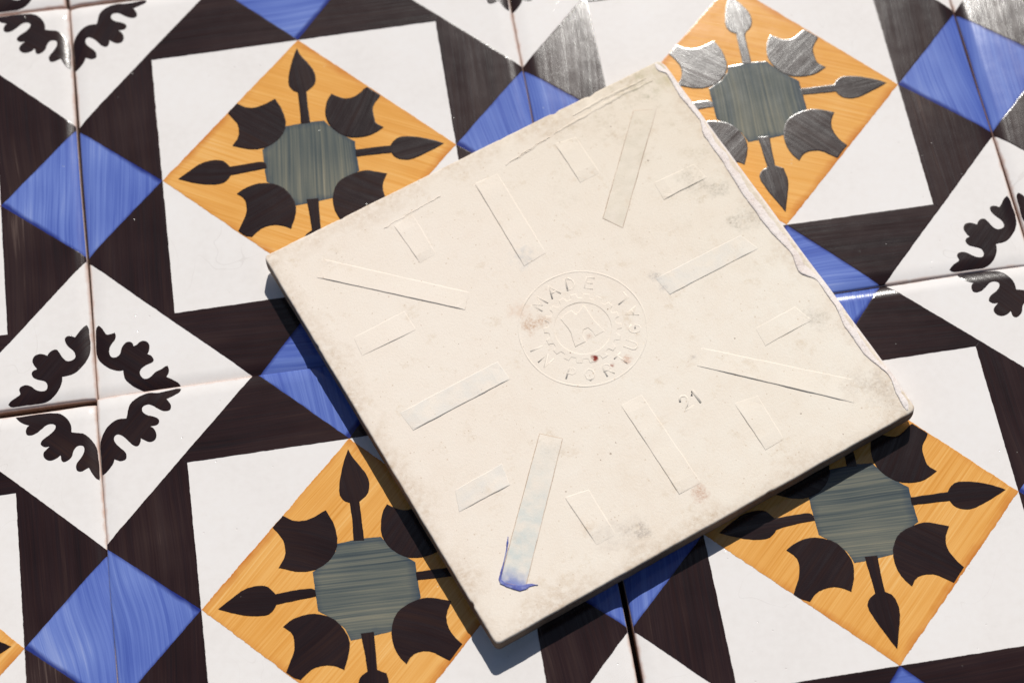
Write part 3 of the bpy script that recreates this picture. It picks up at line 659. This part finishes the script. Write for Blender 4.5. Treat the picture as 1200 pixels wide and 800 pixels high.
def plateau(name, outline, h, mat, parent=ft, bev=.0012, holes=(), seed=0, base=-.0004, label=None, side_mat=None, fade=None):
    """low raised shape with sloping sides standing on the back of the tile"""
    loops = [outline] + list(holes)
    bm = bmesh.new()
    top_edges = []; rings = []
    for li, lp in enumerate(loops):
        if (area2(lp) < 0) != (li > 0): lp = lp[::-1]
        n = len(lp); P = [Vector(p) for p in lp]; nor = []
        for i in range(n):
            t = (P[(i + 1) % n] - P[i - 1]); t = t.normalized() if t.length > 0 else Vector((1, 0)); nor.append(Vector((t.y, -t.x)))
        ring = []; fd = [fade(p) if fade else 1.0 for p in P]
        for (o_, z_) in ((bev * .35, base), (0.0, h * .15), (-bev * .6, h * .82), (-bev, h)):
            ring.append([bm.verts.new(((P[i].x + nor[i].x * o_), (P[i].y + nor[i].y * o_), (z_ + noise.noise(Vector((P[i].x * 25 + seed, P[i].y * 25, 1))) * h * .60) * fd[i] if z_ > 0 else z_)) for i in range(n)])
        for a in range(3):
            for i in range(n):
                f = bm.faces.new((ring[a][i], ring[a][(i + 1) % n], ring[a + 1][(i + 1) % n], ring[a + 1][i])); f.smooth = True
        top_edges += [bm.edges.get((ring[3][i], ring[3][(i + 1) % n])) for i in range(n)]
    r = bmesh.ops.triangle_fill(bm, use_beauty=True, use_dissolve=False, edges=top_edges, normal=(0, 0, 1))
    for f in r['geom']:
        if isinstance(f, bmesh.types.BMFace):
            f.normal_update()
            if f.normal.z < 0: f.normal_flip()
            f.smooth = False
    XY = [(v.co.x, v.co.y) for v in bm.verts]
    for v in bm.verts: v.co = Vector((v.co.x, v.co.y, v.co.z + FT)) * S
    if side_mat is not None:
        for f in bm.faces:
            if f.smooth: f.material_index = 1
    me = bpy.data.meshes.new(name); bm.to_mesh(me); bm.free()
    uv_layers(me, XY)
    return link(name, me, [mat, side_mat] if side_mat is not None else mat, parent, label)

def resample(pts, step, amp=0.0, seed=0, closed=True):
    out = []
    n = len(pts)
    for i in range(n if closed else n - 1):
        a, b = Vector(pts[i]), Vector(pts[(i + 1) % n]); L = (b - a).length; k = max(1, int(L / step))
        t = (b - a).normalized() if L else Vector((1, 0)); nn = Vector((-t.y, t.x))
        for j in range(k):
            p = a.lerp(b, j / k)
            out.append(p + nn * amp * (noise.noise(Vector((p.x * 45 + seed, p.y * 45, seed))) + .6 * noise.noise(Vector((p.x * 170 + seed, p.y * 170, seed)))))
    if not closed: out.append(Vector(pts[-1]))
    return out

for i, b in enumerate(TRACED['bars']):
    mt = M['bar_beige'] if i == 5 else M['bar_blue'] if i == 13 else (M['bar_grey'] if i in (14, 7, 15) else M['bisque'])
    l01 = (Vector(b[1]) - Vector(b[0])).length; l12 = (Vector(b[2]) - Vector(b[1])).length
    q = [Vector(p) for p in (b if l01 > l12 else b[1:] + b[:1])]          # q0-q1 is a long side
    ea, eb = (q[0] + q[3]) / 2, (q[1] + q[2]) / 2; ax_ = (eb - ea); ln = ax_.length; ax_ = ax_ / ln
    rb = random.Random(i + 3); fa, fb = rb.uniform(.05, .5), rb.uniform(.05, .5); wa = rb.uniform(.010, .028)
    pp = ((q[3] - q[0]) - ax_ * (q[3] - q[0]).dot(ax_)); wid = pp.length; pp = pp / wid
    def worn(p, q=q, pp=pp, wid=wid, ea=ea, ax_=ax_, ln=ln, fa=fa, fb=fb, wa=wa):             # ends rubbed down
        t = (p - ea).dot(ax_); k = lambda d, f: f + (1 - f) * min(1.0, max(0.0, d / wa))
        u = min(1.0, max(0.0, (p - q[0]).dot(pp) / wid))
        return k(t, fa) * k(ln - t, fb) * (1 - .62 * u)
    hgt = .0021 if i in (0, 3, 9, 11, 15) else (  .0018 if i in (1, 8, 10, 12, 14, 4, 6, 7) else .0013)
    plateau('raised_bar', resample(b, .006, .0005, i * 3.3), hgt, mt, base=-.0008, seed=i, fade=worn, bev=.0018, side_mat=M['grime'] if i in (5, 13) else None,
            label='raised bar stained pale blue' if i == 13 else None)

# blue glaze that ran along the stained bar
sm = [(-.362, -.3120), (-.3725, -.3230), (-.380, -.334), (-.402, -.3585), (-.4231, -.3800), (-.4255, -.390), (-.418, -.4012), (-.4080, -.4135), (-.3995, -.4222), (-.388, -.4258), (-.3788, -.4243), (-.362, -.4290),
      (-.3725, -.4190), (-.3810, -.4160), (-.392, -.4140), (-.4050, -.4030), (-.4150, -.3930), (-.4190, -.3830), (-.3995, -.3605), (-.378, -.3365), (-.3685, -.3235)]
plateau('blue_glaze_smear', resample(sm, .002, .0007, 4.4), .0022, M['smear'], bev=.0012, seed=5)

# ---- stamp: ring, gear, house with an arched door, lettering
CX, CY = .0017, .0074
def circ(r, n, jitter=0.0, cx=CX, cy=CY):
    return [Vector((cx + (r + jitter * noise.noise(Vector((math.cos(a) * 3, math.sin(a) * 3, r * 50)))) * math.cos(a), cy + (r + jitter * noise.noise(Vector((math.cos(a) * 3, math.sin(a) * 3, r * 50)))) * math.sin(a))) for a in (2 * math.pi * k / n for k in range(n))]
plateau('stamp_ring', circ(.1350, 180, .0008), .0008, M['bisque'], holes=[circ(.1312, 180, .0006)], fade=lambda p: .7 + .9 * noise.noise(Vector((p.x * 14, p.y * 14, 2))), bev=.0015, seed=31)
gear = []
NTEETH = 18
for k in range(NTEETH):
    a0 = 2 * math.pi * k / NTEETH
    for da, rr in ((0, .0715), (.36, .0715), (.46, .0815), (.90, .0815)):
        a = a0 + da * 2 * math.pi / NTEETH; gear.append((CX + rr * math.cos(a), CY + rr * math.sin(a)))
plateau('gear_emblem', resample(gear, .003, .0007, 2.2), .0008, M['bisque'], holes=[circ(.0590, 110, .0005)], bev=.0016, seed=33)
hs = TRACED['house']
plateau('house_emblem', resample(smooth_outline(hs, 40), .003, .0005, 1.1), .0012, M['bisque'], bev=.0014, seed=35)

GL = {  # single-stroke letters on a 0..1 box (width given last)
    'M': ([[(0, 0), (0, 1), (.5, .25), (1, 1), (1, 0)]], .86), 'A': ([[(0, 0), (.5, 1), (1, 0)], [(.2, .36), (.8, .36)]], .78),
    'D': ([[(0, 0), (0, 1), (.45, 1), (.85, .8), (1, .5), (.85, .2), (.45, 0), (0, 0)]], .66), 'E': ([[(1, 0), (0, 0), (0, 1), (1, 1)], [(0, .5), (.8, .5)]], .56),
    'I': ([[(.5, 0), (.5, 1)]], .16), 'N': ([[(0, 0), (0, 1), (1, 0), (1, 1)]], .68),
    'P': ([[(0, 0), (0, 1), (.65, 1), (.95, .88), (1, .74), (.95, .58), (.65, .46), (0, .46)]], .58),
    'O': ([[(.5, 0), (.15, .15), (0, .5), (.15, .85), (.5, 1), (.85, .85), (1, .5), (.85, .15), (.5, 0)]], .76),
    'R': ([[(0, 0), (0, 1), (.65, 1), (.95, .88), (1, .74), (.95, .58), (.65, .46), (0, .46)], [(.5, .46), (1, 0)]], .62),
    'T': ([[(.5, 0), (.5, 1)], [(0, 1), (1, 1)]], .66), 'U': ([[(0, 1), (0, .3), (.15, .08), (.5, 0), (.85, .08), (1, .3), (1, 1)]], .66),
    'G': ([[(.95, .8), (.5, 1), (.15, .85), (0, .5), (.15, .15), (.5, 0), (.9, .12), (1, .45), (.6, .45)]], .74), 'L': ([[(0, 1), (0, 0), (1, 0)]], .54),
    '2': ([[(.05, .75), (.2, .95), (.5, 1), (.85, .92), (.95, .72), (.8, .48), (.35, .2), (0, 0), (1, 0)]], .60), '1': ([[(.1, .72), (.6, 1), (.6, 0)]], .42)}

def glyph(ch, ox, oy, up_ang, hgt, wst, relief, name, seed):
    """a raised stroke letter; up_ang is the direction of its top"""
    strokes, wd = GL[ch]
    V = []; F = []; XY = []
    ux, uy = math.cos(up_ang), math.sin(up_ang); rx, ry = uy, -ux
    for st in strokes:
        P = [Vector((ox + rx * (a - .5) * wd * hgt + ux * (b - .5) * hgt, oy + ry * (a - .5) * wd * hgt + uy * (b - .5) * hgt)) for a, b in st]
        n = len(P); base = len(V)
        for i in range(n):
            a = P[max(0, i - 1)]; c = P[min(n - 1, i + 1)]; t = (c - a).normalized() if (c - a).length > 0 else Vector((1, 0))
            nn = Vector((-t.y, t.x)); ext = t * (-wst if i == 0 else (wst if i == n - 1 else 0)) * .5
            q1 = (P[i] - P[i - 1]).normalized() if i else t
            wm = wst / max(.55, abs(q1.dot(t)))
            for o_, z_ in ((-1, -.0004), (-.80, relief * .30), (-.35, relief), (.35, relief), (.80, relief * .30), (1, -.0004)):
                p = P[i] + ext + nn * o_ * wm * .5
                z = z_ * (1 + 1.5 * noise.noise(Vector((p.x * 38, p.y * 38, seed))))
                V.append((p.x * S, p.y * S, (FT + z) * S)); XY.append((p.x, p.y))
        for i in range(n - 1):
            for j in range(5):
                k = base + i * 6 + j
                F.append([k, k + 6, k + 7, k + 1][::-1])
        F.append([base + j for j in range(6)]); F.append([base + (n - 1) * 6 + j for j in range(6)][::-1])
    me = bpy.data.meshes.new(name); me.from_pydata(V, [], F)
    for p in me.polygons: p.use_smooth = len(p.vertices) == 4
    uv_layers(me, XY)
    o = link(name, me, M['bisque'], ft, 'raised %s %s' % ('digit' if ch.isdigit() else 'letter', ch))
    bm = bmesh.new(); bm.from_mesh(me); bmesh.ops.recalc_face_normals(bm, faces=bm.faces); bm.to_mesh(me); bm.free()
    return o

LR = .1070
for k, ch in enumerate('MADE'):
    a = math.radians(117.5 - 22 * k); glyph(ch, CX + LR * math.cos(a), CY + LR * math.sin(a), a, .0260, .0044, .00058, 'raised_letter', k)
for k, ch in enumerate('IN'):
    a = math.radians(176 + 18 * k); glyph(ch, CX + LR * math.cos(a), CY + LR * math.sin(a), a + math.pi, .0250, .0042, .00040, 'raised_letter', k + 5)
for k, ch in enumerate('PORTUGAL'):
    a = math.radians(226 + 20.6 * k); glyph(ch, CX + LR * math.cos(a), CY + LR * math.sin(a), a + math.pi, .0250, .0042, .00045, 'raised_letter', k + 9)
glyph('2', .0950, -.2420, math.pi / 2, .0300, .0054, .00062, 'raised_digit', 40)
glyph('1', .1200, -.2415, math.pi / 2, .0300, .0054, .00062, 'raised_digit', 41)

def ridge(name, pts, wst, h, seed):
    P = resample(pts, .003, .0028, seed, closed=False); L = [p + Vector((0, 0)) for p in P]; out = []
    n = len(P); left = []; right = []
    for i in range(n):
        t = (P[min(n - 1, i + 1)] - P[max(0, i - 1)]).normalized(); nn = Vector((-t.y, t.x))
        ww = wst * (.35 + .65 * math.sin(math.pi * (i + .5) / n)) * (1 + .5 * noise.noise(Vector((i * .7, seed, 0))))
        left.append(P[i] + nn * ww / 2); right.append(P[i] - nn * ww / 2)
    plateau(name, left + right[::-1], h, M['bisque'], bev=wst * .25, seed=seed)
ridge('casting_ridge', [(.19, .4440), (.2844, .4526), (.36, .4560), (.4500, .4535)], .0085, .0012, 3)
ridge('casting_ridge', [(.25, .4640), (.33, .4680), (.4407, .4660)], .0070, .0011, 5)
ridge('casting_ridge', [(.06, .4280), (.12, .4360), (.18, .4420)], .0055, .0009, 7)
ridge('casting_ridge', [(-.241, .4243), (-.17, .4290), (-.0995, .4317)], .0030, .0010, 9)

# ---- glaze that ran over the right-hand edge and was broken off roughly
def glaze_run():
    inner = TRACED['glaze_in']
    ys = [p[1] for p in inner]; xs = [p[0] for p in inner]
    def xin(y):
        for i in range(len(ys) - 1):
            if ys[i] >= y >= ys[i + 1]:
                t = (ys[i] - y) / (ys[i] - ys[i + 1]); t = t * t * (3 - 2 * t); return xs[i] + (xs[i + 1] - xs[i]) * t
        return xs[0] if y > ys[0] else xs[-1]
    n = 420; prof = 15; V = []; F = []; XY = []
    for k in range(n):
        y = .4890 - .9740 * k / (n - 1)
        xi = xin(y) + noise.noise(Vector((y * 40, 1, 0))) * .0016 + noise.noise(Vector((y * 130, 2, 0))) * .0008 + .001
        endf = min(1, (k + 1) / 8, (n - k) / 8)
        xo = FH + .0034 + noise.noise(Vector((y * 9, 5, 0))) * .0014 - (1 - endf) * .006
        lip = (.0017 + .0010 * noise.noise(Vector((y * 30, 7, 0)))) * endf
        for j in range(prof):
            u = j / (prof - 1)
            if u < .10: x = xi; z = -.0015 + (lip + .0015) * u / .10
            elif u < .70:
                v = (u - .10) / .60; x = xi + (xo - xi) * v * .93
                z = lip * (1 - .35 * v) + 0.0005 * noise.noise(Vector((x * 50, y * 50, 2))) + .00035 * noise.noise(Vector((x * 160, y * 160, 2))) - .0035 * v * v
            else:
                v = (u - .70) / .30; a = v * math.pi / 2
                x = xi + (xo - xi) * (.93 + .07 * math.sin(min(1, v * 2) * math.pi / 2)) ; z = lip * .65 - .0035 - v * v * .026
                x -= max(0, v - .6) * .006
            V.append((x * S, y * S, (FT + z) * S)); XY.append((x, y))
    for k in range(n - 1):
        for j in range(prof - 1):
            a = k * prof + j; F.append([a, a + prof, a + prof + 1, a + 1][::-1])
    F.append([j for j in range(prof)][::-1]); F.append([(n - 1) * prof + j for j in range(prof)])
    me = bpy.data.meshes.new('glaze_run'); me.from_pydata(V, [], F)
    for p in me.polygons: p.use_smooth = True
    bm = bmesh.new(); bm.from_mesh(me); bmesh.ops.recalc_face_normals(bm, faces=bm.faces)
    up = sum(f.normal.z * f.calc_area() for f in bm.faces)
    if up < 0: bmesh.ops.reverse_faces(bm, faces=bm.faces)
    bm.to_mesh(me); bm.free()
    uv_layers(me, XY)
    link('glaze_run', me, M['run'], ft, 'rough pinkish white run of glaze broken along the edge')
glaze_run()

# ------------------------------------------------------------------ the table under the tiles
bm = bmesh.new()
bmesh.ops.create_grid(bm, x_segments=4, y_segments=4, size=6 * S)
for v in bm.verts: v.co += Vector((.6 * S, -1.0 * S, -(THICK + .009) * S))
me = bpy.data.meshes.new('tabletop'); bm.to_mesh(me); bm.free()
tb = link('tabletop', me, M['wood']); tb['kind'] = 'structure'
